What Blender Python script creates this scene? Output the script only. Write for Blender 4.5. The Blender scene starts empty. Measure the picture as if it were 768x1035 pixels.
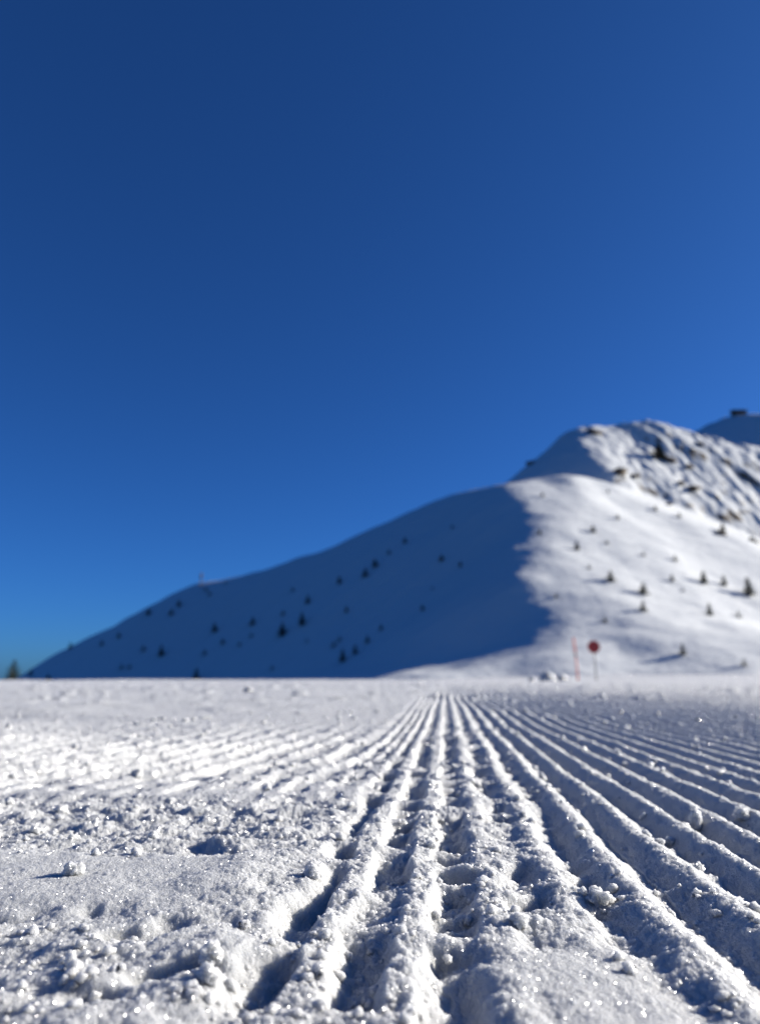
import bpy, math, random
import numpy as np

C = bpy.context.scene
COL = C.collection
R = math.radians

# ------------------------------------------------------------------ camera numbers
F = 747.0 / 1035.0                    # focal length as a share of the picture's long side
PITCH = R(12.7)
EYE = 0.10                            # the phone stands a hand's breadth above the snow
SUN_AZ, SUN_EL = R(74), R(20.5)       # clockwise from the view direction (+Y)
SUN = np.array([math.cos(SUN_EL) * math.sin(SUN_AZ), math.cos(SUN_EL) * math.cos(SUN_AZ), math.sin(SUN_EL)])

def ray(px, py):
    dx = (px - 384) / 747.0; dy = (517.5 - py) / 747.0
    return np.array([dx, math.cos(PITCH) - dy * math.sin(PITCH), math.sin(PITCH) + dy * math.cos(PITCH)])

def at(px, py, D):
    r = ray(px, py); r = r / r[1] * D
    return r + np.array([0, 0, EYE])

# ------------------------------------------------------------------ noise
_rng = np.random.RandomState(11)
PERM = _rng.permutation(4096).astype(np.int32)
GA = _rng.rand(4096).astype(np.float32) * 2 * np.pi
GX, GY = np.cos(GA).astype(np.float32), np.sin(GA).astype(np.float32)
RV = _rng.rand(4096, 4).astype(np.float32)

def hsh(i, j, seed=0):
    return PERM[(PERM[(i + seed * 131) & 4095] + j * 7) & 4095]

def noise(x, y, seed=0):
    xf = np.floor(x); yf = np.floor(y)
    i = xf.astype(np.int32); j = yf.astype(np.int32)
    fx = (x - xf).astype(np.float32); fy = (y - yf).astype(np.float32)
    u = fx * fx * fx * (fx * (fx * 6 - 15) + 10); v = fy * fy * fy * (fy * (fy * 6 - 15) + 10)
    def g(di, dj):
        h = hsh(i + di, j + dj, seed)
        return GX[h] * (fx - di) + GY[h] * (fy - dj)
    a = g(0, 0); b = g(1, 0); c = g(0, 1); d = g(1, 1)
    return ((a + (b - a) * u) * (1 - v) + (c + (d - c) * u) * v) * 1.5

def fbm(x, y, seed=0, octv=4, gain=.5):
    s = 0; a = 1.0
    for k in range(octv):
        s = s + a * noise(x, y, seed + k * 3); a *= gain; x = x * 2.03 + 17.1; y = y * 2.03 - 9.7
    return s

def sstep(a, b, x):
    t = np.clip((x - a) / (b - a), 0, 1)
    return t * t * (3 - 2 * t)

def clods(x, y, cell, prob, seed, rmin=.18, rmax=.5, flat=.8):
    """rounded lumps lying on the snow: one possible lump per cell"""
    gx = x / cell; gy = y / cell
    i0 = np.floor(gx).astype(np.int32); j0 = np.floor(gy).astype(np.int32)
    best = np.zeros_like(x, dtype=np.float32)
    for di in (-1, 0, 1):
        for dj in (-1, 0, 1):
            h = hsh(i0 + di, j0 + dj, seed)
            r = RV[h]
            cx = (i0 + di + .15 + .7 * r[:, 0]); cy = (j0 + dj + .15 + .7 * r[:, 1])
            keep = r[:, 3] < prob
            rad = (rmin + (rmax - rmin) * r[:, 2] ** 2)
            d2 = (gx - cx) ** 2 + (gy - cy) ** 2
            hh = np.sqrt(np.maximum(rad * rad - d2, 0)) * keep
            best = np.maximum(best, hh)
    return best * cell * flat

# ------------------------------------------------------------------ the groomed piste
GC, GS = math.cos(R(4.93)), math.sin(R(4.93))
S = 0.0355                                              # distance between two ridges of the groomer's comb

def near_height(X, Y):
    """the piste within a few metres: everything in metres"""
    X = np.asarray(X, dtype=np.float64); Y = np.asarray(Y, dtype=np.float64)
    u = X * GC - Y * GS; v = X * GS + Y * GC
    rr = np.hypot(X, Y)
    # wobble of the lines
    wx = fbm(u * 9, v * 5, 1, 3) * .006
    wx2 = fbm(u * 60, v * 34, 5, 2) * .0034
    lf = sstep(-.035, -.12, u)                          # left of the last straight ridge
    far = sstep(.72, 1.0, v)
    curve = -lf * far * .10 * (v - .70) * np.exp(-(v - .7) / 1.1) * 1.4
    uu = u + wx * (.5 + .8 * lf) + wx2 * (.35 + .65 * sstep(.10, .03, u)) + curve
    t = (uu - .0205) / S
    k = np.floor(t + .5)
    sn = np.abs(np.sin(np.pi * t))
    ridge = -sn ** 2.1
    kn = noise(k * 3.7 + .5, v * 4.0 + .3, 7)           # each ridge has its own height along its length
    depth = .0098 * (1 + .25 * kn)
    # bars of loose snow across the grooves, lined up from groove to groove
    vb = v + .010 * fbm(u * 20, v * 20, 9, 2) - .12 * np.abs(u) * (u > 0)
    ph = vb / .092 + 2.2 * noise(vb * 5, np.floor(t) * 1.37 + .5, 12)
    bars = sstep(.15, 1.15, np.sin(2 * np.pi * ph) * .70 + .30 + .75 * noise(vb * 21, np.floor(t) * 5.3 + .5, 13))
    centre = sstep(.10, .03, u) * sstep(6, 1.2, v)
    amt = .22 + .60 * centre
    amt = amt * np.clip(bars, 0, 1)
    zr = depth * ridge * (1 - np.clip(amt, 0, .9))
    # right side: clean comb; slow loss of depth with distance
    fade = 1 - .45 * sstep(1.0, 8, v)
    # centre ridges: broader, lower, lumpier
    broad = -.0100 * sstep(.38, .92, sn) * (1 - np.clip(amt * 1.05, 0, .92))
    wc = sstep(.03, -.01, u)
    zr = zr * (1 - wc) + broad * wc
    zr = zr * fade
    # left part: ribs beyond the smooth band, rough in front of it
    patch = sstep(-.25, .35, fbm(u * 2.2 + 3, v * 1.6, 21, 3) + .30 * sstep(-.9, -.3, u))
    strong = (.45 + .55 * patch) * (.06 + .94 * sstep(1.9, .85, v))
    tl = uu / .047 + .2; side = .5 - .5 * np.cos(2 * np.pi * tl + .7 * np.sin(2 * np.pi * tl))
    ribs = -.0088 * side * strong + .0020 * fbm(X * 30, Y * 34, 46, 3) * sstep(2.2, 1.2, v)
    wv = v + .02 * fbm(u * 7, v * 7, 31, 3) - .05 * (u + .3)
    smooth_band = sstep(.645, .67, wv) * sstep(.79, .73, wv)
    rough = sstep(.40, .50, wv + .02 * fbm(u * 30, v * 30, 32, 2)) * sstep(.675, .645, wv)
    flat2 = sstep(.325, .36, wv) * sstep(.46, .42, wv) * sstep(-.08, -.125, u)
    nearm = sstep(.36, .325, wv)
    mounds = fbm(u * 26, v * 26, 41, 3)
    pits = sstep(.12, .55, fbm(u * 24 + 9, v * 30 + 4, 44, 2))
    zl = ribs * sstep(.73, .80, wv)
    zl = zl + smooth_band * .002
    zl = zl + rough * (.0034 * fbm(u * 28, v * 34, 47, 4) - .001)
    zl = zl + nearm * (.0024 * mounds - .0046 * pits)
    zl = zl + flat2 * (.0010 * mounds + .0025)
    # the bright bank between the rough part and the first groove
    bank = np.exp(-((u + .098 + .012 * fbm(v * 14, v * 3, 51, 2)) / .022) ** 2) * sstep(.60, .45, v)
    edge = sstep(-.060, -.078, u + .010 * fbm(v * 12, u * 5, 53, 2)) * sstep(.95, .55, v)
    wl = np.maximum(edge, sstep(-.05, -.16, u + .02 * noise(v * 3, u * 3, 55)) * sstep(.55, .9, v))
    z = zr * (1 - wl) + zl * wl + bank * .0035
    # the smooth wedge in front on the right
    du = (u - .056 - .45 * (.26 - v)) / .038
    wedge = np.exp(-np.abs(du) ** 3.5) * sstep(.365, .315, v + .75 * np.abs(u - .052))
    z = z * (1 - wedge) + (-.0020 - (u - .056) * .06 + .0005 * mounds) * wedge
    # lumps and grains everywhere
    calm = 1 - .85 * np.clip(wedge + smooth_band * wl + flat2 * wl + .45 * nearm * wl, 0, 1)
    lx = X + .0022 * fbm(X * 190, Y * 190, 61, 2); ly = Y + .0022 * fbm(X * 190 + 40, Y * 190, 63, 2)
    ingroove = .35 + .65 * sstep(.3, .8, sn)
    busy = np.clip(.20 + .60 * wl * rough + .30 * centre * (1 - wl) + .02 * wl * (1 - rough), 0, 1)
    busy = busy * (1 - .7 * wl * nearm)
    z = z + clods(lx, ly, .0058, .55, 71) * calm * np.clip(busy * (.4 + .6 * ingroove), 0, 1) * .60
    z = z + clods(lx, ly, .012, .30, 73) * calm * busy * (.55 + .45 * ingroove) * .62
    z = z + clods(lx + .003, ly, .027, .24, 75, .15, .36) * calm * np.clip(busy - .05, 0, 1) * .45
    farl = sstep(1.0, 2.5, rr)
    z = z + clods(lx, ly, .07, .30, 77, .12, .34) * (.25 + .5 * farl) * calm * .30 * sstep(.9, 1.4, rr)
    z = z + clods(lx, ly, .30, .16, 79, .06, .2) * .5 * sstep(3, 5, rr)
    gr = .0011 * fbm(X * 60, Y * 60, 81, 2) + .00078 * fbm(X * 260, Y * 260, 83, 2) + .00048 * noise(X * 760, Y * 760, 85)
    z = z + clods(X + .0008 * noise(X * 400, Y * 400, 65), Y, .0030, .65, 72, .2, .55) * .50 * sstep(1.6, .8, rr) * (.45 + .55 * calm)
    soft = fbm(X * 42, Y * 42, 66, 2)
    z = z + .0022 * soft * calm * (.22 + .78 * sstep(.12, .04, u)) * sstep(2.5, 1.0, rr)
    z = z + gr * (.30 + .55 * calm)
    z = z + .00045 * noise(u * 90, v * 420, 87) * (1 - wl) * calm
    return z

def wide_height(X, Y):
    """slow undulation of the piste, its edge mound on the right and the drop beyond the crest"""
    rr = np.hypot(X, Y)
    z = .010 * fbm(X * .8, Y * .8, 91, 3) * sstep(.8, 3, rr) + .05 * fbm(X * .11, Y * .11, 95, 3) * sstep(5, 20, rr)
    # low drifts across the piste
    z = z + .011 * sstep(-.1, .8, fbm(X * 2.2, Y * 4.5, 97, 3)) * sstep(1.1, 2.5, rr) * (.35 + .65 * sstep(.1, -.6, X))
    z = z + clods(X, Y, .55, .25, 98, .05, .16) * .35 * sstep(5, 9, rr) + clods(X + .01 * noise(X * 30, Y * 30, 92), Y, .16, .30, 99, .10, .30) * .45 * sstep(2.2, 4, rr) + .012 * fbm(X * 6, Y * 6, 93, 3) * sstep(4, 9, rr)
    z = z + .010 * sstep(.0, .6, noise(X * .5, Y * 1.6, 96)) * sstep(2, 5, rr)
    # mound along the piste edge to the right
    m = sstep(1, 16, X) * np.exp(-((Y - 46 - .1 * X) / 3.2) ** 2)
    z = z + m * .34
    z = z - sstep(54, 95, rr) * 7.0
    return z

def piste_height(X, Y):
    rr = np.hypot(X, Y)
    n = near_height(X, Y) * (1 - .6 * sstep(12, 45, rr))
    return n + wide_height(X, Y)

# ------------------------------------------------------------------ mountain terrain
def tps_fit(P):
    P = np.array(P, dtype=np.float64)
    xy = P[:, :2] / 500.0; z = P[:, 2]
    n = len(P)
    d = np.hypot(xy[:, None, 0] - xy[None, :, 0], xy[:, None, 1] - xy[None, :, 1])
    K = np.where(d > 0, d * d * np.log(d + 1e-12), 0) + np.eye(n) * 3e-5
    Q = np.c_[np.ones(n), xy]
    A = np.block([[K, Q], [Q.T, np.zeros((3, 3))]])
    w = np.linalg.solve(A, np.r_[z, np.zeros(3)])
    return xy, w

def tps_eval(fit, X, Y):
    xy, w = fit
    x = X / 500.0; y = Y / 500.0
    out = w[-3] + w[-2] * x + w[-1] * y
    for (cx, cy), wi in zip(xy, w[:-3]):
        d2 = (x - cx) ** 2 + (y - cy) ** 2
        out = out + wi * .5 * d2 * np.log(d2 + 1e-12)
    return out

PA = []
def a(px, py, D): PA.append(at(px, py, D))
# skyline of the near ridge, its left end lying farther away
SKY_A = [(-60, 735, 800), (20, 686, 765), (70, 656, 735), (110, 636, 712), (150, 619, 690), (203, 592, 665), (250, 584, 645), (290, 574, 630),
         (330, 561, 612), (365, 547, 598), (400, 531, 585), (430, 516, 572), (450, 507, 562), (490, 496, 540)]
for s in SKY_A:
    a(*s)
    p = at(*s)                                             # behind the ridge the ground falls away
    PA.append((p[0] + 12, p[1] + 40, p[2] - 22)); PA.append((p[0] + 60, p[1] + 110, p[2] - 62)); PA.append((p[0] + 140, p[1] + 260, p[2] - 130))
    # in front: a steep face looking left and towards us
    n = np.array([-.50, -.866]); 
    if s[0] < 440:
        run = max(p[2] + 20, 25) / .66
        PA.append((p[0] + n[0] * run * .5, p[1] + n[1] * run * .5, p[2] - run * .5 * .64))
        PA.append((p[0] + n[0] * run, p[1] + n[1] * run, -22))
        PA.append((p[0] + n[0] * (run + 70), p[1] + n[1] * (run + 70), -30))
# spur towards us: skyline of the lit shoulder, then its nose
for q in [(512, 491, 520), (530, 486, 512), (555, 483.5, 508), (580, 481, 505), (620, 490, 520), (660, 505, 545), (700, 520, 560), (768, 545, 585), (850, 565, 600)]:
    a(*q)
for q in [(580, 480, 500), (640, 497, 530), (768, 545, 585)]:
    p = at(*q); PA.append((p[0] + 20, p[1] + 140, p[2] - 10))
for yy in (350, 385, 420, 455, 490):                      # the nose of the spur: dark flank on the left, lit field on the right
    z0 = {490: 129, 455: 108}.get(yy, 134 + .57 * (yy - 505))
    for dx_, dz_ in ((-50, -27), (-25, -10), (0, 0), (30, -1), (70, -12), (120, -28), (170, -44)):
        PA.append(({350: 70, 385: 80}.get(yy, 88) + dx_, yy, max(z0 + dz_, (14 if dx_ <= 0 else 7) + .15 * (yy - 300))))
PA += [(30, 320, 9), (60, 320, 22), (88, 320, 27), (130, 320, 24), (190, 320, 15), (250, 320, 11), (320, 330, 9), (0, 350, 9), (-60, 330, -3), (-30, 300, -4), (0, 280, 0), (60, 280, 9), (120, 280, 9), (200, 280, 5), (300, 280, 2)]
for q in [(400, 690, 250), (640, 690, 250), (768, 692, 250), (520, 690, 250), (900, 650, 430)]:
    a(*q)
for q in [(-700, 300, -60), (-300, 150, -40), (0, 120, -12), (300, 130, -12), (700, 200, -20), (700, 500, 60), (500, 800, 60), (-500, 1000, -60), (0, 1000, 10), (-900, 700, -80)]:
    PA.append(q)
FA = tps_fit(PA)

PB = []
def b(px, py, D): PB.append(at(px, py, D))
SKY_B = [(505, 492, 640), (520, 481, 640), (532, 470, 640), (545, 462, 640), (556, 452, 642), (566, 440, 645), (578, 434, 648), (600, 431, 650), (640, 429, 655), (665, 427, 660),
         (700, 437, 668), (735, 447, 672), (768, 452, 675), (830, 470, 690)]
for q in SKY_B:
    b(*q); p = at(*q); PB.append((p[0] + 10, p[1] + 70, p[2] - 30)); PB.append((p[0] + 20, p[1] + 200, p[2] - 120))
# the left end of the crag drops to the left front, the right part is a rugged slope facing the sun
for q in [(605, 440, 632), (612, 455, 606), (618, 475, 575), (640, 450, 632), (650, 490, 580), (700, 470, 625), (700, 515, 575), (768, 500, 620), (768, 550, 575), (850, 540, 610)]:
    b(*q)
for q in [(520, 515, 570), (545, 515, 560), (580, 515, 550), (610, 530, 540), (560, 590, 470), (620, 590, 495), (700, 600, 530), (768, 630, 540)]:
    b(*q)
PB += [(-50, 640, 60), (-100, 500, 0), (0, 300, -60), (400, 300, -40), (500, 900, 0), (0, 1000, -60)]
FB = tps_fit(PB)

PC = at(747, 418, 1150)
def far_peak(X, Y):
    dx = X - PC[0]; dy = Y - PC[1]
    # a blunt pyramid with its edge towards us
    l = np.maximum.reduce([(-dx * .80 - dy * .60) * .62, (dx * .75 - dy * .55) * .34, (dx * .2 + dy * .98) * .45, (-dx * .6 + dy * .8) * .5, -dx * .48 - dy * .52, dx * .30 - dy * .52, (dx - 150) * .6])
    return PC[2] - np.sqrt(l * l + 120) + 9

def mountain_height(X, Y, detail=True):
    A = tps_eval(FA, X, Y); B = tps_eval(FB, X, Y); Cc = far_peak(X, Y)
    B = np.where((Y > 440) & (X > 20), B, -200)
    if detail:
        # wind drifts stretched down the slope of the near mountain
        A = A + 2.6 * fbm(X * .011 + .3, Y * .011, 101, 3) + .45 * fbm(X * .05, Y * .09, 104, 3) + 1.0 * fbm((X + Y * .4) * .012, (Y - X * .3) * .045, 111, 3)
        gul = fbm((X * .6 - Y * .8) * .012, (X * .8 + Y * .6) * .045, 121, 4)
        cr = 1 - np.abs(fbm((X * .7 + Y * .7) * .03, (X * .7 - Y * .7) * .022, 131, 4))
        wB = .28 + .72 * sstep(185, 225, X - (Y - 620) * .25)
        kn = 1 - np.abs(fbm((X + 9 * noise(X * .03, Y * .03, 144)) * .055, Y * .05, 143, 4))
        B = B + wB * (2.6 * gul + 2.6 * (cr - .75) + 5.0 * np.maximum(kn - .72, -.3) * .45) + (.5 + .9 * wB) * fbm(X * .09, Y * .09, 141, 3)
        Cc = Cc + 5 * fbm(X * .02, Y * .02, 151, 3)
    z = np.maximum(np.maximum(A, B), Cc)
    rr = np.hypot(X, Y)
    far = sstep(1500, 2300, rr)
    z = z * (1 - far) + (-60 + 30 * fbm(X * .002, Y * .002, 161, 3)) * far
    z = np.where(rr < 260, np.minimum(z, -9 + 0 * rr) * (1 - sstep(140, 260, rr)) + z * sstep(140, 260, rr), z)
    return z

# ------------------------------------------------------------------ tagging and mesh helpers
def tag(o, label=None, cat=None, group=None, kind=None):
    if label: o['label'] = label
    if cat: o['category'] = cat
    if group: o['group'] = group
    if kind: o['kind'] = kind
    return o

def link(name, me, mat, parent=None, smooth=True):
    me.materials.append(mat) if mat and len(me.materials) == 0 else None
    o = bpy.data.objects.new(name, me); COL.objects.link(o)
    if parent: o.parent = parent
    if smooth:
        me.polygons.foreach_set('use_smooth', np.ones(len(me.polygons), dtype=bool))
    return o

def grid_mesh(name, X, Y, Z, wrap=False):
    r, c = X.shape
    co = np.stack([X, Y, Z], -1).reshape(-1, 3).astype(np.float32)
    idx = np.arange(r * c, dtype=np.int32).reshape(r, c)
    if wrap:
        nx = np.roll(idx, -1, 1)
        q = np.stack([idx[:-1], nx[:-1], nx[1:], idx[1:]], -1).reshape(-1, 4)
        q = q[:, ::-1]
    else:
        q = np.stack([idx[:-1, :-1], idx[:-1, 1:], idx[1:, 1:], idx[1:, :-1]], -1).reshape(-1, 4)
    me = bpy.data.meshes.new(name)
    me.vertices.add(len(co)); me.vertices.foreach_set('co', co.ravel())
    n = len(q)
    me.loops.add(n * 4); me.loops.foreach_set('vertex_index', np.ascontiguousarray(q).ravel())
    me.polygons.add(n)
    me.polygons.foreach_set('loop_start', np.arange(0, n * 4, 4, dtype=np.int32))
    me.polygons.foreach_set('loop_total', np.full(n, 4, dtype=np.int32))
    me.update(); me.validate()
    return me

def py_mesh(name, verts, faces):
    me = bpy.data.meshes.new(name); me.from_pydata([tuple(map(float, p)) for p in verts], [], faces); me.update()
    return me

# ------------------------------------------------------------------ materials
def new_mat(name):
    m = bpy.data.materials.new(name); m.use_nodes = True
    nt = m.node_tree; nt.nodes.clear()
    out = nt.nodes.new('ShaderNodeOutputMaterial')
    return m, nt, out

def principled(nt, col, rough=.5, **kw):
    p = nt.nodes.new('ShaderNodeBsdfPrincipled')
    p.inputs['Base Color'].default_value = (*col, 1); p.inputs['Roughness'].default_value = rough
    for k_, v_ in kw.items(): p.inputs[k_.replace('_', ' ')].default_value = v_
    return p

def tex_noise(nt, scale, detail=4, rough=.5, vec=None):
    n = nt.nodes.new('ShaderNodeTexNoise'); n.inputs['Scale'].default_value = scale
    n.inputs['Detail'].default_value = detail; n.inputs['Roughness'].default_value = rough
    if vec: nt.links.new(vec, n.inputs['Vector'])
    return n

def snow_material():
    m, nt, out = new_mat('snow_granular')
    L = nt.links.new
    geo = nt.nodes.new('ShaderNodeNewGeometry')
    pos = geo.outputs['Position']
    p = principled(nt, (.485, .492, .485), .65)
    p.inputs['Specular IOR Level'].default_value = .25
    p.inputs['Subsurface Weight'].default_value = 1.0
    p.inputs['Subsurface Radius'].default_value = (1.0, .99, .97)
    p.inputs['Subsurface Scale'].default_value = .009
    # grains
    vo = nt.nodes.new('ShaderNodeTexVoronoi'); vo.inputs['Scale'].default_value = 900; L(pos, vo.inputs['Vector'])
    nz = tex_noise(nt, 1500, 3, .6, pos)
    mx = nt.nodes.new('ShaderNodeMath'); mx.operation = 'ADD'
    L(vo.outputs['Distance'], mx.inputs[0]); L(nz.outputs['Fac'], mx.inputs[1])
    bp = nt.nodes.new('ShaderNodeBump'); bp.inputs['Strength'].default_value = 1.0; bp.inputs['Distance'].default_value = .0009
    L(mx.outputs[0], bp.inputs['Height']); L(bp.outputs['Normal'], p.inputs['Normal'])
    # crystals that catch the sun: every cell is a small mirror of its own tilt
    v2 = nt.nodes.new('ShaderNodeTexVoronoi'); v2.inputs['Scale'].default_value = 1500; L(pos, v2.inputs['Vector'])
    sub = nt.nodes.new('ShaderNodeVectorMath'); sub.operation = 'SUBTRACT'; sub.inputs[1].default_value = (.5, .5, .5)
    L(v2.outputs['Color'], sub.inputs[0])
    sc = nt.nodes.new('ShaderNodeVectorMath'); sc.operation = 'SCALE'; sc.inputs['Scale'].default_value = 2.2
    L(sub.outputs[0], sc.inputs[0])
    ad = nt.nodes.new('ShaderNodeVectorMath'); ad.operation = 'ADD'; L(geo.outputs['Normal'], ad.inputs[0]); L(sc.outputs[0], ad.inputs[1])
    no = nt.nodes.new('ShaderNodeVectorMath'); no.operation = 'NORMALIZE'; L(ad.outputs[0], no.inputs[0])
    gl = nt.nodes.new('ShaderNodeBsdfGlossy'); gl.inputs['Roughness'].default_value = .16; gl.inputs['Color'].default_value = (1, 1, 1, 1)
    L(no.outputs[0], gl.inputs['Normal'])
    # only part of the grains are mirrors
    sep = nt.nodes.new('ShaderNodeSeparateColor'); L(v2.outputs['Color'], sep.inputs[0])
    gt = nt.nodes.new('ShaderNodeMath'); gt.operation = 'GREATER_THAN'; gt.inputs[1].default_value = .60; L(sep.outputs[0], gt.inputs[0])
    ml = nt.nodes.new('ShaderNodeMath'); ml.operation = 'MULTIPLY'; ml.inputs[1].default_value = .075; L(gt.outputs[0], ml.inputs[0])
    mix = nt.nodes.new('ShaderNodeMixShader'); L(ml.outputs[0], mix.inputs[0]); L(p.outputs[0], mix.inputs[1]); L(gl.outputs[0], mix.inputs[2])
    L(mix.outputs[0], out.inputs['Surface'])
    return m

def mountain_material():
    m, nt, out = new_mat('mountain_snow_and_rock')
    L = nt.links.new
    geo = nt.nodes.new('ShaderNodeNewGeometry'); pos = geo.outputs['Position']
    sepn = nt.nodes.new('ShaderNodeSeparateXYZ'); L(geo.outputs['Normal'], sepn.inputs[0])
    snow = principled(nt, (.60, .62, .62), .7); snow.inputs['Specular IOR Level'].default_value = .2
    nz = tex_noise(nt, .12, 6, .6, pos)
    rk = nt.nodes.new('ShaderNodeValToRGB'); rk.color_ramp.elements[0].color = (.045, .036, .028, 1); rk.color_ramp.elements[1].color = (.20, .16, .12, 1)
    n3 = tex_noise(nt, .5, 6, .65, pos); L(n3.outputs['Fac'], rk.inputs[0])
    rock = principled(nt, (.1, .08, .06), .9); L(rk.outputs[0], rock.inputs['Base Color'])
    # rock shows where the slope is too steep to hold snow
    ma = nt.nodes.new('ShaderNodeMath'); ma.operation = 'MULTIPLY_ADD'; ma.inputs[1].default_value = .55; L(nz.outputs['Fac'], ma.inputs[0]); L(sepn.outputs['Z'], ma.inputs[2])
    mr = nt.nodes.new('ShaderNodeMapRange'); mr.inputs['From Min'].default_value = .775; mr.inputs['From Max'].default_value = .72
    mr.inputs['To Min'].default_value = 0; mr.inputs['To Max'].default_value = 1; L(ma.outputs[0], mr.inputs['Value'])
    n2 = tex_noise(nt, .25, 7, .6, pos)
    bp = nt.nodes.new('ShaderNodeBump'); bp.inputs['Strength'].default_value = .35; bp.inputs['Distance'].default_value = 1.2
    L(n2.outputs['Fac'], bp.inputs['Height']); L(bp.outputs[0], snow.inputs['Normal'])
    mix = nt.nodes.new('ShaderNodeMixShader'); L(mr.outputs[0], mix.inputs[0]); L(snow.outputs[0], mix.inputs[1]); L(rock.outputs[0], mix.inputs[2])
    # unseen dark valley floor, added to cut bounce light on the shaded face
    sp = nt.nodes.new('ShaderNodeSeparateXYZ'); L(pos, sp.inputs[0])
    fn = tex_noise(nt, .02, 5, .6, pos)
    fa = nt.nodes.new('ShaderNodeMath'); fa.operation = 'MULTIPLY_ADD'; fa.inputs[1].default_value = -14; L(fn.outputs['Fac'], fa.inputs[0]); L(sp.outputs['Z'], fa.inputs[2])
    fr = nt.nodes.new('ShaderNodeMapRange'); fr.inputs['From Min'].default_value = -12; fr.inputs['From Max'].default_value = -15; L(fa.outputs[0], fr.inputs['Value'])
    fc = nt.nodes.new('ShaderNodeValToRGB'); fc.color_ramp.elements[0].color = (.014, .022, .012, 1); fc.color_ramp.elements[1].color = (.06, .075, .05, 1)
    f2 = tex_noise(nt, .15, 6, .7, pos); L(f2.outputs['Fac'], fc.inputs[0])
    bounce_absorber = principled(nt, (.03, .04, .03), .95); L(fc.outputs[0], bounce_absorber.inputs['Base Color'])
    mf = nt.nodes.new('ShaderNodeMixShader'); L(fr.outputs[0], mf.inputs[0]); L(mix.outputs[0], mf.inputs[1]); L(bounce_absorber.outputs[0], mf.inputs[2])
    L(mf.outputs[0], out.inputs['Surface'])
    return m

def simple_mat(name, c1, c2, scale, rough=.8):
    m, nt, out = new_mat(name)
    tc = nt.nodes.new('ShaderNodeTexCoord')
    n = tex_noise(nt, scale, 5, .6, tc.outputs['Object'])
    r = nt.nodes.new('ShaderNodeValToRGB'); r.color_ramp.elements[0].position = .35; r.color_ramp.elements[1].position = .65
    r.color_ramp.elements[0].color = (*c1, 1); r.color_ramp.elements[1].color = (*c2, 1)
    nt.links.new(n.outputs['Fac'], r.inputs[0])
    p = principled(nt, c1, rough); nt.links.new(r.outputs[0], p.inputs['Base Color']); nt.links.new(p.outputs[0], out.inputs['Surface'])
    return m

M_SNOW = snow_material()
M_MTN = mountain_material()
M_NEEDLE = simple_mat('spruce_needles', (.020, .032, .016), (.055, .060, .028), 2.0, .8)
M_BARK = simple_mat('spruce_bark', (.06, .042, .03), (.11, .08, .055), 6, .9)
M_ROCK = simple_mat('brown_rock', (.035, .028, .022), (.15, .115, .08), .8, .9)
M_ORANGE = simple_mat('orange_red_plastic', (.80, .10, .035), (.86, .14, .05), 9, .45)
M_RED = simple_mat('red_enamel', (.42, .03, .03), (.5, .04, .035), 9, .4)
M_WHITEP = simple_mat('white_enamel', (.5, .5, .5), (.56, .56, .56), 9, .4)
M_STEEL = simple_mat('dark_steel', (.03, .025, .03), (.06, .05, .05), 15, .5)
M_WOOD = simple_mat('dark_wood', (.025, .018, .014), (.07, .05, .035), 1.2, .8)
M_ROOF = simple_mat('dark_sheet_roof', (.03, .03, .032), (.06, .06, .065), 1.5, .6)
M_GLASS = simple_mat('window_glass', (.02, .025, .03), (.03, .035, .04), 1.0, .1)
M_STONE = simple_mat('grey_stone', (.16, .15, .14), (.28, .26, .24), .8, .9)

# ------------------------------------------------------------------ build: piste
def radii():
    r = [.012]
    while r[-1] < 100:
        x = r[-1]
        f = .06 if x < .12 else .02 if x < .2 else .0029 if x < .45 else .0036 if x < 1 else .0046 if x < 3 else .008 if x < 12 else .02
        r.append(x * (1 + f))
    return np.array(r)
RAD = radii()
th = list(np.arange(-32, 32, .056))
th += list(np.arange(32, 60, .35)) + list(np.arange(60, 300, 2.5)) + list(np.arange(300, 328, .35))
TH = np.radians(np.array(th))
RR, TT = np.meshgrid(RAD, TH, indexing='ij')
PX = RR * np.sin(TT); PY = RR * np.cos(TT)
PZ = np.empty_like(PX)
for i0 in range(0, len(RAD), 120):
    sl = slice(i0, i0 + 120)
    PZ[sl] = piste_height(PX[sl].ravel(), PY[sl].ravel()).reshape(PX[sl].shape)
me = grid_mesh('piste', PX, PY, PZ, wrap=True)
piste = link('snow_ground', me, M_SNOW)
tag(piste, 'groomed snow piste with ridged corduroy and loose lumps', kind='structure')

# ------------------------------------------------------------------ build: mountain
def nonuni(lo, hi, dense_lo, dense_hi, step, coarse):
    v = list(np.arange(dense_lo, dense_hi, step))
    x = dense_lo; s = step
    L_ = []
    while x > lo: s = min(s * 1.15, coarse); x -= s; L_.append(x)
    x = v[-1]; s = step; R_ = []
    while x < hi: s = min(s * 1.15, coarse); x += s; R_.append(x)
    return np.array(L_[::-1] + v + R_)
xs = nonuni(-9000, 9000, -430, 620, 1.6, 500)
ys = nonuni(-9000, 9000, 200, 860, 1.6, 500)
MX, MY = np.meshgrid(xs, ys)
MZ = mountain_height(MX.ravel(), MY.ravel()).reshape(MX.shape)
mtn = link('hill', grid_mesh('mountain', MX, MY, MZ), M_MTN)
tag(mtn, 'snow covered mountain ridge behind the piste', kind='structure')

def hit(px, py):
    """where the line of sight through a point of the photograph meets the mountain"""
    r = ray(px, py); r = r / r[1]
    D = np.arange(200, 1300, .5)
    X = r[0] * D; Y = D; Z = r[2] * D + EYE
    H = mountain_height(X, Y)
    w = np.nonzero(Z < H)[0]
    if len(w) == 0:
        k = int(np.argmin(Z - H)); 
    else: k = int(w[0])
    return X[k], Y[k], H[k]

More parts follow.
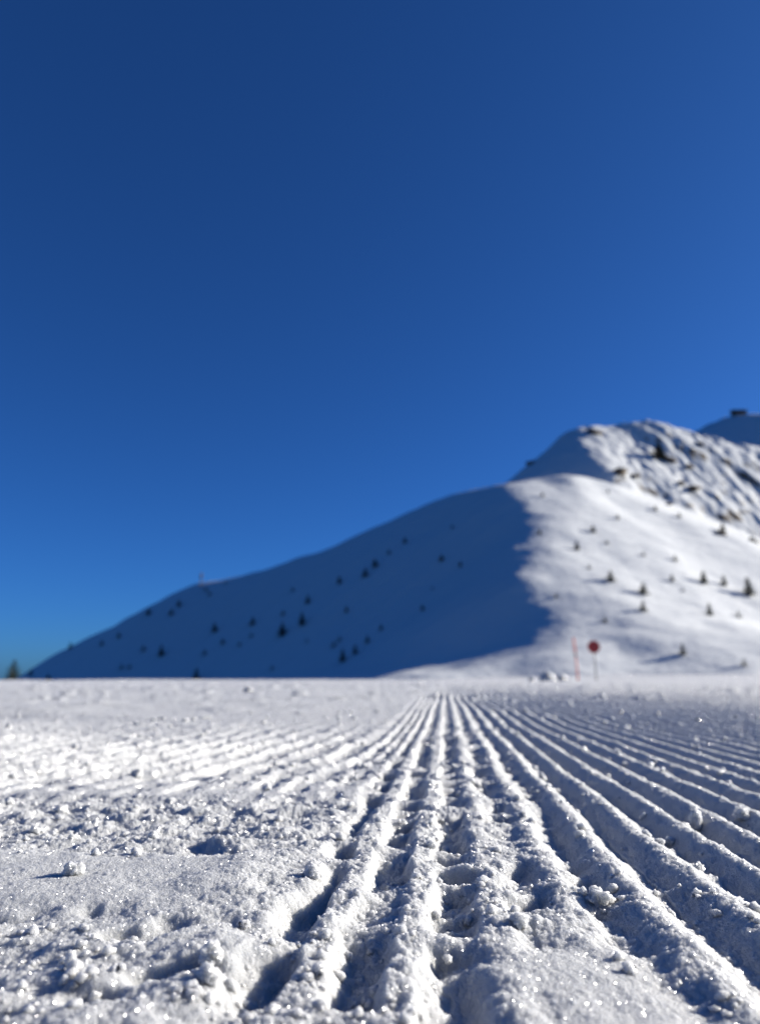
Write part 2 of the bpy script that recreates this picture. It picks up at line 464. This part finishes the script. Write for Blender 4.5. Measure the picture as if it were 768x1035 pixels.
# ------------------------------------------------------------------ snow lumps lying on the piste
def lump_mesh(name, seed, rough=.25, sub=3, sq=(1, 1, .8)):
    import bmesh
    bm = bmesh.new(); bmesh.ops.create_icosphere(bm, subdivisions=sub, radius=1)
    from mathutils import noise as mn, Vector
    off = Vector((seed * 3.1, seed * 1.7, seed))
    for v_ in bm.verts:
        d = 1 + rough * 1.3 * mn.noise(v_.co * 1.1 + off) + rough * .9 * mn.noise(v_.co * 2.6 + off) + rough * .35 * mn.noise(v_.co * 7 + off)
        v_.co = Vector((v_.co.x * sq[0], v_.co.y * sq[1], v_.co.z * sq[2])) * d
    me_ = bpy.data.meshes.new(name); bm.to_mesh(me_); bm.free()
    return me_

def ground_at(px, py):
    r = ray(px, py)
    z0 = -.005
    for _ in range(6):
        tt = (z0 - EYE) / r[2]; X = r[0] * tt; Y = r[1] * tt
        z0 = .5 * z0 + .5 * float(piste_height(np.array([X]), np.array([Y]))[0])
    return X, Y, z0

LUMPS = [  # px, py, width in px, label
    (75, 884, 19, 'round snow lump at the front edge of the rough patch on the left', 0),
    (704, 838, 19, 'pointed snow chunk standing up on a groomed ridge at the right', 1),
    (706, 880, 13, 'small snow lump in the groove below the pointed chunk', 0),
    (677, 853, 11, 'snow lump right beside a ridge left of and below the pointed chunk', 0),
    (317, 887, 18, 'snow lump above the first dark pit left of centre', 0),
    (606, 914, 24, 'knobbly cluster lump of snow in the groove right of centre near the front', 2),
    (524, 935, 18, 'snow lump at the upper edge of the smooth wedge in front', 0),
    (452, 963, 9, 'tiny snow crumb in the dark front pit right of the broad ridge', 0),
    (523, 808, 8, 'small round snow pellet in a groove right of centre, nearest the ridge', 0),
    (547, 789, 10, 'round snow pellet high in a groove right of centre', 0),
    (62, 822, 14, 'snow lump just below the smooth strip at the far left', 0),
    (270, 800, 11, 'snow lump where the left ribs end above the smooth strip', 0),
    (436, 857, 10, 'snow crumb in the pit between the two middle ridges', 0),
    (215, 968, 22, 'clustered snow lump on the bank left of the front pit', 2),
    (211, 993, 20, 'lowest clustered snow lump beside the front left pit', 2),
    (138, 786, 12, 'snow lump lying on the smooth strip at the left', 0),
    (750, 826, 15, 'snow lump on the ridge next to the right edge of the picture', 2),
]
for i, (px, py, w, lab, kind) in enumerate(LUMPS):
    X, Y, Z = ground_at(px, py)
    rad = w / 747.0 * Y / 2 * .88
    sq = (1, 1, .85) if kind == 0 else (.75, .6, 1.55) if kind == 1 else (1.1, .9, .8)
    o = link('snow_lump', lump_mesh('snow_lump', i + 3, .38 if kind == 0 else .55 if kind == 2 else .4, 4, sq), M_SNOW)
    o.location = (X, Y, Z + rad * (.45 if kind != 1 else .7)); o.scale = (rad,) * 3; o.rotation_euler = (0, .3 * (kind == 1), i * 1.3)
    tag(o, lab, 'snow lump', 'snow lumps on the groomed piste')

# larger snow blocks at the far crest
def far_block(px, py, D, w, h, lab, seed, rough=.4):
    r = ray(px, py); r = r / r[1]
    X = r[0] * D; Z = float(piste_height(np.array([X]), np.array([D]))[0])
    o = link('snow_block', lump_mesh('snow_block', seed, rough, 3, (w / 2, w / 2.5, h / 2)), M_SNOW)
    o.location = (X, D, Z + h * .25)
    tag(o, lab, 'snow block')
    return o
far_block(251, 686, 5.5, .065, .06, 'small snow block on the skyline of the piste left of centre', 41)
far_block(553, 684, 34, .75, .50, 'dark sided snow block at the piste crest left of the orange pole', 43)
far_block(567, 684, 35, .55, .42, 'white snow heap at the piste crest between dark block and orange pole', 44)
far_block(536, 684, 33, .3, .26, 'little snow hump at the crest left of the dark sided block', 45)

# crumbs nobody could count
def crumbs():
    import bmesh
    rg = random.Random(5)
    bases = []
    for s in range(4):
        me_ = lump_mesh('tmp', 20 + s, .55, 2)
        v_ = np.array([tuple(q.co) for q in me_.vertices]); f_ = [tuple(p.vertices) for p in me_.polygons]
        bases.append((v_, np.array(f_))); bpy.data.meshes.remove(me_)
    N = 3800
    X = []; Y = []; 
    while len(X) < N:
        d = .2 * math.exp(rg.random() * math.log(12)); ang = R(rg.uniform(-34, 34))
        x = d * math.sin(ang); y = d * math.cos(ang)
        X.append(x); Y.append(y)
    X = np.array(X); Y = np.array(Y)
    dn = noise(X * 14, Y * 14, 201)
    u = X * GC - Y * GS; v = X * GS + Y * GC
    calm = ((u < -.08) & (v > .33) & (v < .43)) | ((u < -.08) & (v > .66) & (v < .76)) | ((v < .30) & (u > .02) & (u < .08))
    keep = (dn > .02) & ~calm
    X = X[keep]; Y = Y[keep]
    Z = piste_height(X, Y)
    V = []; Fc = []; n = 0
    for i in range(len(X)):
        v_, f_ = bases[i % 4]
        d = math.hypot(X[i], Y[i])
        rad = min(.0006 + .0016 * rg.random() ** 3, .0024) * (1 + d * .9)
        an = rg.uniform(0, 6.28); c, s = math.cos(an), math.sin(an)
        q = v_ @ np.array([[c, s, 0], [-s, c, 0], [0, 0, 1]])
        V.append(q * rad + np.array([X[i], Y[i], Z[i] + rad * .25])); Fc.append(f_ + n); n += len(v_)
    me_ = py_mesh('snow_crumbs', np.concatenate(V), [tuple(map(int, f)) for f in np.concatenate(Fc)])
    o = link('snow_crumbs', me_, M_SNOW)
    tag(o, 'fine loose snow crumbs scattered over the ridges', 'snow crumbs', kind='stuff')
crumbs()

# ------------------------------------------------------------------ trees
def tube(verts, faces, p0, p1, r0, r1, n=6):
    p0 = np.array(p0, float); p1 = np.array(p1, float); d = p1 - p0; d /= np.linalg.norm(d)
    aux = np.array([1, 0, 0]) if abs(d[0]) < .8 else np.array([0, 1, 0])
    e1 = np.cross(d, aux); e1 /= np.linalg.norm(e1); e2 = np.cross(d, e1)
    base = len(verts)
    for p, r_ in ((p0, r0), (p1, r1)):
        for k in range(n):
            an = 2 * math.pi * k / n; verts.append(p + (e1 * math.cos(an) + e2 * math.sin(an)) * r_)
    for k in range(n):
        faces.append((base + k, base + (k + 1) % n, base + n + (k + 1) % n, base + n + k))
    faces.append(tuple(base + k for k in reversed(range(n)))); faces.append(tuple(base + n + k for k in range(n)))

def spruce_meshes(seed, slim=1.0, shrub=False):
    """unit height spruce: trunk with limbs, crown of small needle sprays"""
    rg = random.Random(seed)
    tv, tf = [], []
    lean = rg.uniform(-.03, .03)
    tube(tv, tf, (0, 0, -.06), (lean * .5, 0, .5), .028, .016); tube(tv, tf, (lean * .5, 0, .5), (lean, 0, .97), .016, .003)
    cv, cf = [], []
    tiers = 8 if shrub else 13
    for k in range(tiers):
        f = k / (tiers - 1)
        z = (.06 if shrub else .10) + .84 * f
        rad = ((.42 if shrub else .24) * (1 - f) ** .8 + .025) * slim
        nb = max(4, int(9 * (1 - f) + 4))
        for j in range(nb):
            if rg.random() < .16: continue
            an = 2 * math.pi * (j + rg.random() * .8) / nb; L_ = rad * rg.uniform(.6, 1.15)
            c, s = math.cos(an), math.sin(an)
            tube(tv, tf, (lean * z, 0, z), (lean * z + c * L_ * .8, s * L_ * .8, z - L_ * .25), .006 * (1.2 - f), .002, 4)
            for q in range(13):
                t_ = .15 + .85 * (q + rg.random()) / 13; d = L_ * t_
                p = np.array([lean * z + c * d, s * d, z - d * .28 + rg.uniform(-.012, .012)])
                w = .056 * (1.25 - .5 * t_) * rg.uniform(.7, 1.3); a2 = an + rg.choice((-1, 1)) * rg.uniform(.3, 1.2)
                dx, dy = math.cos(a2), math.sin(a2)
                b0 = len(cv)
                cv.extend([p + np.array([-dy * w * .4, dx * w * .4, .006]), p + np.array([dy * w * .4, -dx * w * .4, .006]),
                           p + np.array([dx * w + dy * w * .15, dy * w - dx * w * .15, -.022]), p + np.array([dx * w - dy * w * .15, dy * w + dx * w * .15, -.026])])
                cf.append((b0, b0 + 1, b0 + 2, b0 + 3))
    tv2 = py_mesh('spruce_trunk', tv, tf); cv2 = py_mesh('spruce_crown', cv, cf)
    tv2.materials.append(M_BARK); cv2.materials.append(M_NEEDLE)
    return tv2, cv2

VARIANTS = [spruce_meshes(1), spruce_meshes(2, 1.15), spruce_meshes(3, .85), spruce_meshes(4, 1.3), spruce_meshes(5, 1.0, True), spruce_meshes(6, .9, True)]
G_SH = 'spruces dotted over the shaded slope'; G_LT = 'spruces dotted over the sunlit slope'; G_SK = 'spruces along the skyline of the left ridge'
TREES = [  # px, foot py, height in px, variant, group, label
    (13, 689, 27, 3, G_SK, 'biggest dark bushy spruce at the foot of the ridge by the left edge'),
    (31, 683, 9, 0, G_SK, 'small spruce on the skyline just right of the biggest bushy one'),
    (71, 656, 9, 0, G_SK, 'lone small spruce on the low left skyline, second up from the bottom'),
    (150, 622, 10, 3, G_SK, 'dark round topped spruce standing free on the left skyline below the mast'),
    (181, 613, 9, 1, G_SK, 'upper spruce of the dark pair on the skyline left of the mast'),
    (173, 622, 9, 1, G_SK, 'lower spruce of the dark pair just under the skyline left of the mast'),
    (208, 597, 6, 4, G_SK, 'low shrubby spruce at the foot of the thin mast'),
    (212, 602, 6, 5, G_SK, 'low shrubby spruce a little below the one at the mast foot'),
    (228, 590, 5, 4, G_SK, 'tiny shrub on the skyline right of the mast'),
    (120, 645, 8, 0, G_SH, 'faint spruce in the shade right below the lower left skyline'),
    (103, 653, 8, 0, G_SH, 'faint spruce in shade, left neighbour of the one below the skyline'),
    (145, 658, 8, 4, G_SH, 'squat spruce in shade left of the tall dark one at the lower left'),
    (163, 663, 14, 0, G_SH, 'tall dark spruce standing alone low on the left of the shaded slope'),
    (49, 688, 9, 1, G_SH, 'spruce half hidden by the piste edge near the bushy corner tree'),
    (123, 676, 7, 4, G_SH, 'left of two dim shrubs low above the piste on the left'),
    (131, 676, 6, 5, G_SH, 'right of two dim shrubs low above the piste on the left'),
    (217, 639, 12, 1, G_SH, 'dark spruce below the thin mast, halfway down the shaded slope'),
    (225, 651, 8, 0, G_SH, 'smaller spruce just below right of the dark one under the mast'),
    (242, 653, 6, 4, G_SH, 'short spruce halfway between the mast spruce and the biggest slope spruce'),
    (198, 689, 17, 0, G_SH, 'slim spruce rising behind the piste edge below the mast'),
    (207, 662, 8, 5, G_SH, 'dim shrub above the slim spruce at the piste edge'),
    (255, 632, 11, 1, G_SH, 'dark spruce up left of the biggest spruce on the shaded slope'),
    (254, 644, 6, 4, G_SH, 'small shrub under the dark spruce left of the biggest one'),
    (285, 643, 18, 3, G_SH, 'biggest and darkest spruce in the middle of the shaded slope'),
    (305, 632, 17, 2, G_SH, 'tall slim spruce right above the biggest dark spruce'),
    (286, 622, 7, 4, G_SH, 'faint shrub directly above the biggest dark spruce'),
    (311, 610, 11, 0, G_SH, 'spruce above the tall slim one in the shaded slope'),
    (296, 598, 6, 4, G_SH, 'faint shrub high above the biggest dark spruce, near the skyline'),
    (343, 590, 10, 1, G_SH, 'spruce under the skyline, leftmost of the diagonal row climbing right'),
    (350, 619, 8, 0, G_SH, 'lone small spruce below the diagonal row in mid slope'),
    (343, 648, 7, 4, G_SH, 'small shrub just above the lower middle tree group'),
    (337, 654, 8, 4, G_SH, 'left shrub of the lower middle tree group'),
    (346, 669, 17, 2, G_SH, 'tallest spruce of the lower middle tree group'),
    (359, 661, 12, 1, G_SH, 'second tallest spruce, right in the lower middle tree group'),
    (371, 650, 10, 0, G_SH, 'spruce on the rising line right of the lower middle group'),
    (385, 637, 8, 0, G_SH, 'topmost spruce on the rising line right of the lower middle group'),
    (369, 583, 12, 1, G_SH, 'second spruce of the diagonal row below the skyline'),
    (379, 573, 11, 3, G_SH, 'darkest spruce of the diagonal row below the skyline'),
    (393, 560, 7, 4, G_SH, 'fourth tree of the diagonal row, close under the skyline'),
    (409, 549, 8, 1, G_SH, 'topmost tree of the diagonal row, next to the skyline'),
    (446, 567, 9, 3, G_SH, 'dark spruce high on the shaded slope left of the sunlit shoulder, left one of two'),
    (465, 573, 8, 0, G_SH, 'dark spruce high on the shaded slope, right one of two near the shoulder'),
    (427, 617, 8, 1, G_SH, 'lonely spruce low in the shade left of the sunlit outrun'),
    (437, 596, 4, 4, G_SH, 'tiny shrub above the lonely low spruce in shade'),
    (457, 534, 5, 4, G_SH, 'tiny shrub just below the skyline hump in shade'),
    (275, 677, 6, 4, G_SH, 'dim shrub low above the piste under the biggest spruce'),
    (310, 649, 5, 5, G_SH, 'dim shrub below right of the biggest spruce'),
    (599, 538, 8, 3, G_LT, 'spruce at the left of the upper sunlit snowfield with a shadow to its left'),
    (624, 525, 6, 5, G_LT, 'squat spruce high on the sunlit snowfield under the rocks'),
    (583, 556, 10, 2, G_LT, 'slim spruce nearest the shadow edge on the sunlit slope'),
    (617, 588, 12, 3, G_LT, 'broad spruce in the middle of the sunlit slope, left of a pair'),
    (595, 575, 5, 4, G_LT, 'low shrub between the slim spruce and the broad spruce'),
    (548, 502, 5, 4, G_LT, 'tiny shrub at the top left corner of the sunlit slope'),
    (545, 540, 6, 5, G_LT, 'faint shrub close to the shadow edge, upper sunlit slope'),
    (614, 498, 4, 4, G_LT, 'tiny shrub right under the dark crag foot'),
    (613, 550, 5, 4, G_LT, 'tiny shrub below the squat upper spruce'),
    (662, 516, 6, 4, G_LT, 'shrub just below the rugged rocky slope, left one'),
    (686, 523, 6, 5, G_LT, 'shrub just below the rugged rocky slope, right one'),
    (730, 538, 10, 1, G_LT, 'spruce at the lower edge of the rocky slope near the right border'),
    (650, 601, 13, 3, G_LT, 'dark broad spruce with a long shadow, upper one of the vertical pair'),
    (650, 618, 11, 1, G_LT, 'spruce directly below the dark broad one, lower of the vertical pair'),
    (611, 629, 7, 5, G_LT, 'low spruce in the soft shade left below the vertical pair'),
    (682, 567, 7, 4, G_LT, 'small dark spruce up right of the vertical pair'),
    (679, 588, 8, 2, G_LT, 'thin faint spruce right of the vertical pair'),
    (711, 590, 14, 2, G_LT, 'tall faint slim spruce, leftmost of three in a row at the right'),
    (731, 592, 11, 1, G_LT, 'middle spruce of three in a row at the right'),
    (757, 602, 19, 0, G_LT, 'tallest darkest spruce on the sunlit slope, close to the right edge'),
    (717, 622, 13, 2, G_LT, 'slim spruce below the row of three, trailing a shadow'),
    (746, 624, 8, 4, G_LT, 'small squat spruce right of the slim trailing one'),
    (690, 662, 12, 2, G_LT, 'faint slim spruce low down right of the round sign'),
    (752, 673, 8, 4, G_LT, 'wide low shrub just above the piste at the right edge'),
    (650, 562, 5, 4, G_LT, 'tiny shrub above the vertical pair in mid slope'),
    (562, 604, 5, 4, G_LT, 'shrub in the shadow edge at mid slope'),
    (690, 598, 4, 5, G_LT, 'tiny shrub left below the tall faint spruce'),
    (666, 464, 20, 3, G_LT, 'bushy dark tree clump high on the rugged slope among rocks'),
]
rg = random.Random(3)
for i, (px, py, h, var, grp, lab) in enumerate(TREES):
    X, Y, Z = hit(px, py)
    H = h / 747.0 * Y * (1.03 if grp == G_LT else .82)
    root = bpy.data.objects.new('spruce_tree' if var < 4 else 'spruce_shrub', None); COL.objects.link(root)
    root.location = (X, Y, Z - .1); wd = H * (1.45 if var < 4 else 1.5) * (1.25 if h > 30 else 1); root.scale = (wd, wd, H); root.rotation_euler = (0, 0, rg.uniform(0, 6.28))
    tr, cr = VARIANTS[var]
    for nm, m_ in (('trunk', tr), ('crown', cr)):
        o = bpy.data.objects.new(nm, m_); COL.objects.link(o); o.parent = root
    tag(root, lab, 'tree' if var < 4 else 'shrub', grp)

# ------------------------------------------------------------------ rock outcrops
ROCKS = [
    (625, 479, 16, 'brown rock outcrop at the right foot of the shaded crag'),
    (640, 482, 12, 'brown rock beside the outcrop at the crag foot, its right neighbour'),
    (600, 437, 14, 'brown rock ledge under the snowy top of the crag'),
    (675, 466, 14, 'brown rock right of the bushy clump on the rugged slope'),
    (708, 450, 9, 'small dark rock near the crest right of the summit'),
    (700, 495, 13, 'dark rock band piece in the middle of the rugged slope'),
    (686, 489, 10, 'dark rock upper left of the band piece on the rugged slope'),
    (695, 473, 10, 'dark rock standing above the rock band on the rugged slope'),
    (674, 510, 8, 'low dark rock at the lower end of the rugged slope'),
    (728, 540, 10, 'dark rock beside the spruce at the lower right of the rugged slope'),
    (762, 548, 9, 'brown rock at the right edge under the rugged slope'),
    (537, 468, 10, 'shaded rock knob on the steep left skyline of the crag'),
]
for i, (px, py, w, lab) in enumerate(ROCKS):
    X, Y, Z = hit(px, py)
    r_ = w / 747.0 * Y / 2
    o = link('rock_outcrop', lump_mesh('rock_outcrop', 60 + i, .65, 3, (1.1, .8, .5)), M_ROCK)
    o.location = (X, Y + r_ * .15, Z); o.scale = (r_,) * 3; o.rotation_euler = (0, rg.uniform(-.3, .5), rg.uniform(-.4, .4))
    tag(o, lab, 'rock', 'rock outcrops on the crag')

# ------------------------------------------------------------------ mast, marker pole, sign, hut
def empty(name, loc, rz=0):
    o = bpy.data.objects.new(name, None); COL.objects.link(o); o.location = loc; o.rotation_euler = (0, 0, rz); return o
def box(verts, faces, c, s):
    b0 = len(verts)
    for sx in (-1, 1):
        for sy in (-1, 1):
            for sz in (-1, 1): verts.append(np.array([c[0] + sx * s[0] / 2, c[1] + sy * s[1] / 2, c[2] + sz * s[2] / 2]))
    for f in ((0, 1, 3, 2), (4, 6, 7, 5), (0, 4, 5, 1), (2, 3, 7, 6), (0, 2, 6, 4), (1, 5, 7, 3)): faces.append(tuple(b0 + k for k in f))

X, Y, Z = hit(203, 594)
ms = 16 / 747 * Y
mast = empty('mast', (X, Y, Z - .2)); tag(mast, 'thin mast standing on the left skyline of the ridge', 'mast')
v_, f_ = [], []; tube(v_, f_, (0, 0, 0), (0, 0, ms), .55, .35, 8); link('pole', py_mesh('mast_pole', v_, f_), M_BARK, mast)
v_, f_ = [], []; tube(v_, f_, (0, 0, ms * .62), (0, 0, ms * .90), .9, .9, 8); link('antenna_drum', py_mesh('antenna', v_, f_), M_BARK, mast)
v_, f_ = [], []; tube(v_, f_, (-1.1, 0, ms * .55), (1.1, 0, ms * .55), .12, .12, 6); link('crossbar', py_mesh('crossbar', v_, f_), M_BARK, mast)

D = 38.0
def on_piste(px, D):
    r = ray(px, 685); r = r / r[1]; X = r[0] * D
    return X, D, float(piste_height(np.array([X]), np.array([D]))[0])
X, Y, Z = on_piste(584, D)
pole = empty('marker_pole', (X, Y, Z)); tag(pole, 'thin orange red piste marker pole left of the round sign', 'marker pole')
hp = 42 / 747 * D
v_, f_ = [], []; tube(v_, f_, (0, 0, -.3), (-.06, 0, hp * .62), .034, .034, 10); link('shaft', py_mesh('shaft', v_, f_), M_ORANGE, pole)
v_, f_ = [], []; tube(v_, f_, (-.06, 0, hp * .62), (-.13, 0, hp), .042, .042, 10); link('top_sleeve', py_mesh('top_sleeve', v_, f_), M_ORANGE, pole)
v_, f_ = [], []; tube(v_, f_, (-.058, 0, hp * .56), (-.062, 0, hp * .64), .050, .050, 10); link('collar', py_mesh('collar', v_, f_), M_STEEL, pole)

X, Y, Z = on_piste(602.5, D + .6)
sg = empty('round_sign', (X, Y, Z)); tag(sg, 'round red warning sign on a dark post at the piste crest', 'sign')
zc = 33 / 747 * D
v_, f_ = [], []; tube(v_, f_, (0, 0, -.3), (-.05, 0, zc + .1), .028, .028, 10); link('post', py_mesh('post', v_, f_), M_STEEL, sg)
v_, f_ = [], []; tube(v_, f_, (-.05, -.03, zc), (-.05, -.05, zc), .32, .32, 40); disc = link('sign_disc', py_mesh('disc', v_, f_), M_RED, sg, smooth=False)
v_, f_ = [], []; tube(v_, f_, (-.05, -.052, zc + .01), (-.05, -.060, zc + .01), .17, .17, 32); link('sign_centre', py_mesh('centre', v_, f_), simple_mat('dark_red_print', (.30, .03, .03), (.38, .05, .04), 6, .5), disc, smooth=False)

X, Y, Z = PC[0] - 3, PC[1] - 3, float(mountain_height(np.array([PC[0]]), np.array([PC[1]]))[0])
Z = at(748, 419, Y)[2]
hut = empty('mountain_hut', (X, Y, Z)); tag(hut, 'flat dark mountain hut on the far right summit', 'hut')
v_, f_ = [], []; box(v_, f_, (0, 0, 2.2), (23, 12, 8)); link('wall', py_mesh('wall', v_, f_), M_WOOD, hut, smooth=False)
v_ = [np.array(q, float) for q in [(-14, -7.5, 7.2), (14, -7.5, 7.2), (14, 7.5, 7.2), (-14, 7.5, 7.2), (-14, -7.5, 7.7), (14, -7.5, 7.7), (14, 7.5, 7.7), (-14, 7.5, 7.7), (-13, 0, 10.2), (13, 0, 10.2)]]
f_ = [(0, 3, 2, 1), (0, 1, 5, 4), (2, 3, 7, 6), (4, 5, 9, 8), (6, 7, 8, 9), (0, 4, 8, 7, 3), (1, 2, 6, 9, 5)]
hut.scale = (.92, .92, .78)
rf = link('roof', py_mesh('roof', v_, f_), M_ROOF, hut, smooth=False)
v_, f_ = [], []; box(v_, f_, (7, 2, 10.4), (1.4, 1.4, 2.0)); link('chimney', py_mesh('chimney', v_, f_), M_STONE, rf, smooth=False)
v_, f_ = [], []; box(v_, f_, (0, -.4, -3.9), (25.8, 13.4, 4.2)); link('stone_base', py_mesh('base', v_, f_), M_STONE, hut, smooth=False)
for k in range(6):
    v_, f_ = [], []; box(v_, f_, (-10 + 4 * k, -6.03, 4.2), (1.7, .12, 1.8)); link('window', py_mesh('window', v_, f_), M_GLASS, hut, smooth=False)

# ------------------------------------------------------------------ light, sky, camera
W = bpy.data.worlds.new('World'); C.world = W; W.use_nodes = True
nt = W.node_tree; nt.nodes.clear()
sky = nt.nodes.new('ShaderNodeTexSky'); sky.sky_type = 'NISHITA'; sky.sun_disc = False
sky.sun_elevation = SUN_EL; sky.sun_rotation = SUN_AZ
sky.altitude = 3000; sky.air_density = 1.0; sky.dust_density = 8.0; sky.ozone_density = 8.0
bg = nt.nodes.new('ShaderNodeBackground'); bg.inputs['Strength'].default_value = .053
wo = nt.nodes.new('ShaderNodeOutputWorld')
hs = nt.nodes.new('ShaderNodeVectorMath'); hs.operation = 'MULTIPLY'; hs.inputs[1].default_value = (.42, .81, 1.15)
nt.links.new(sky.outputs[0], hs.inputs[0]); nt.links.new(hs.outputs[0], bg.inputs[0]); nt.links.new(bg.outputs[0], wo.inputs[0])

sl = bpy.data.lights.new('sun', 'SUN'); sl.energy = 5.0; sl.angle = R(.53); sl.color = (1.0, .935, .84)
so = bpy.data.objects.new('sun', sl); COL.objects.link(so)
from mathutils import Vector
so.rotation_euler = Vector(SUN).to_track_quat('Z', 'Y').to_euler()
so.location = Vector(SUN) * 50

cam = bpy.data.cameras.new('camera'); co_ = bpy.data.objects.new('camera', cam); COL.objects.link(co_)
cam.sensor_fit = 'VERTICAL'; cam.sensor_height = 36; cam.lens = 36 * F
cam.clip_start = .01; cam.clip_end = 30000
co_.location = (0, 0, EYE); co_.rotation_euler = (R(90) + PITCH, 0, 0)
cam.dof.use_dof = True; cam.dof.focus_distance = .36; cam.dof.aperture_fstop = cam.lens / 3.0; cam.dof.aperture_blades = 0
C.camera = co_

C.view_settings.view_transform = 'Standard'; C.view_settings.look = 'None'; C.view_settings.gamma = 1; C.view_settings.use_curve_mapping = False
C.view_settings.exposure = 0.95
C.render.engine = 'CYCLES'
C.cycles.use_denoising = True
C.cycles.max_bounces = 6; C.cycles.diffuse_bounces = 1; C.cycles.glossy_bounces = 2; C.cycles.caustics_reflective = False
C.cycles.sample_clamp_indirect = 4
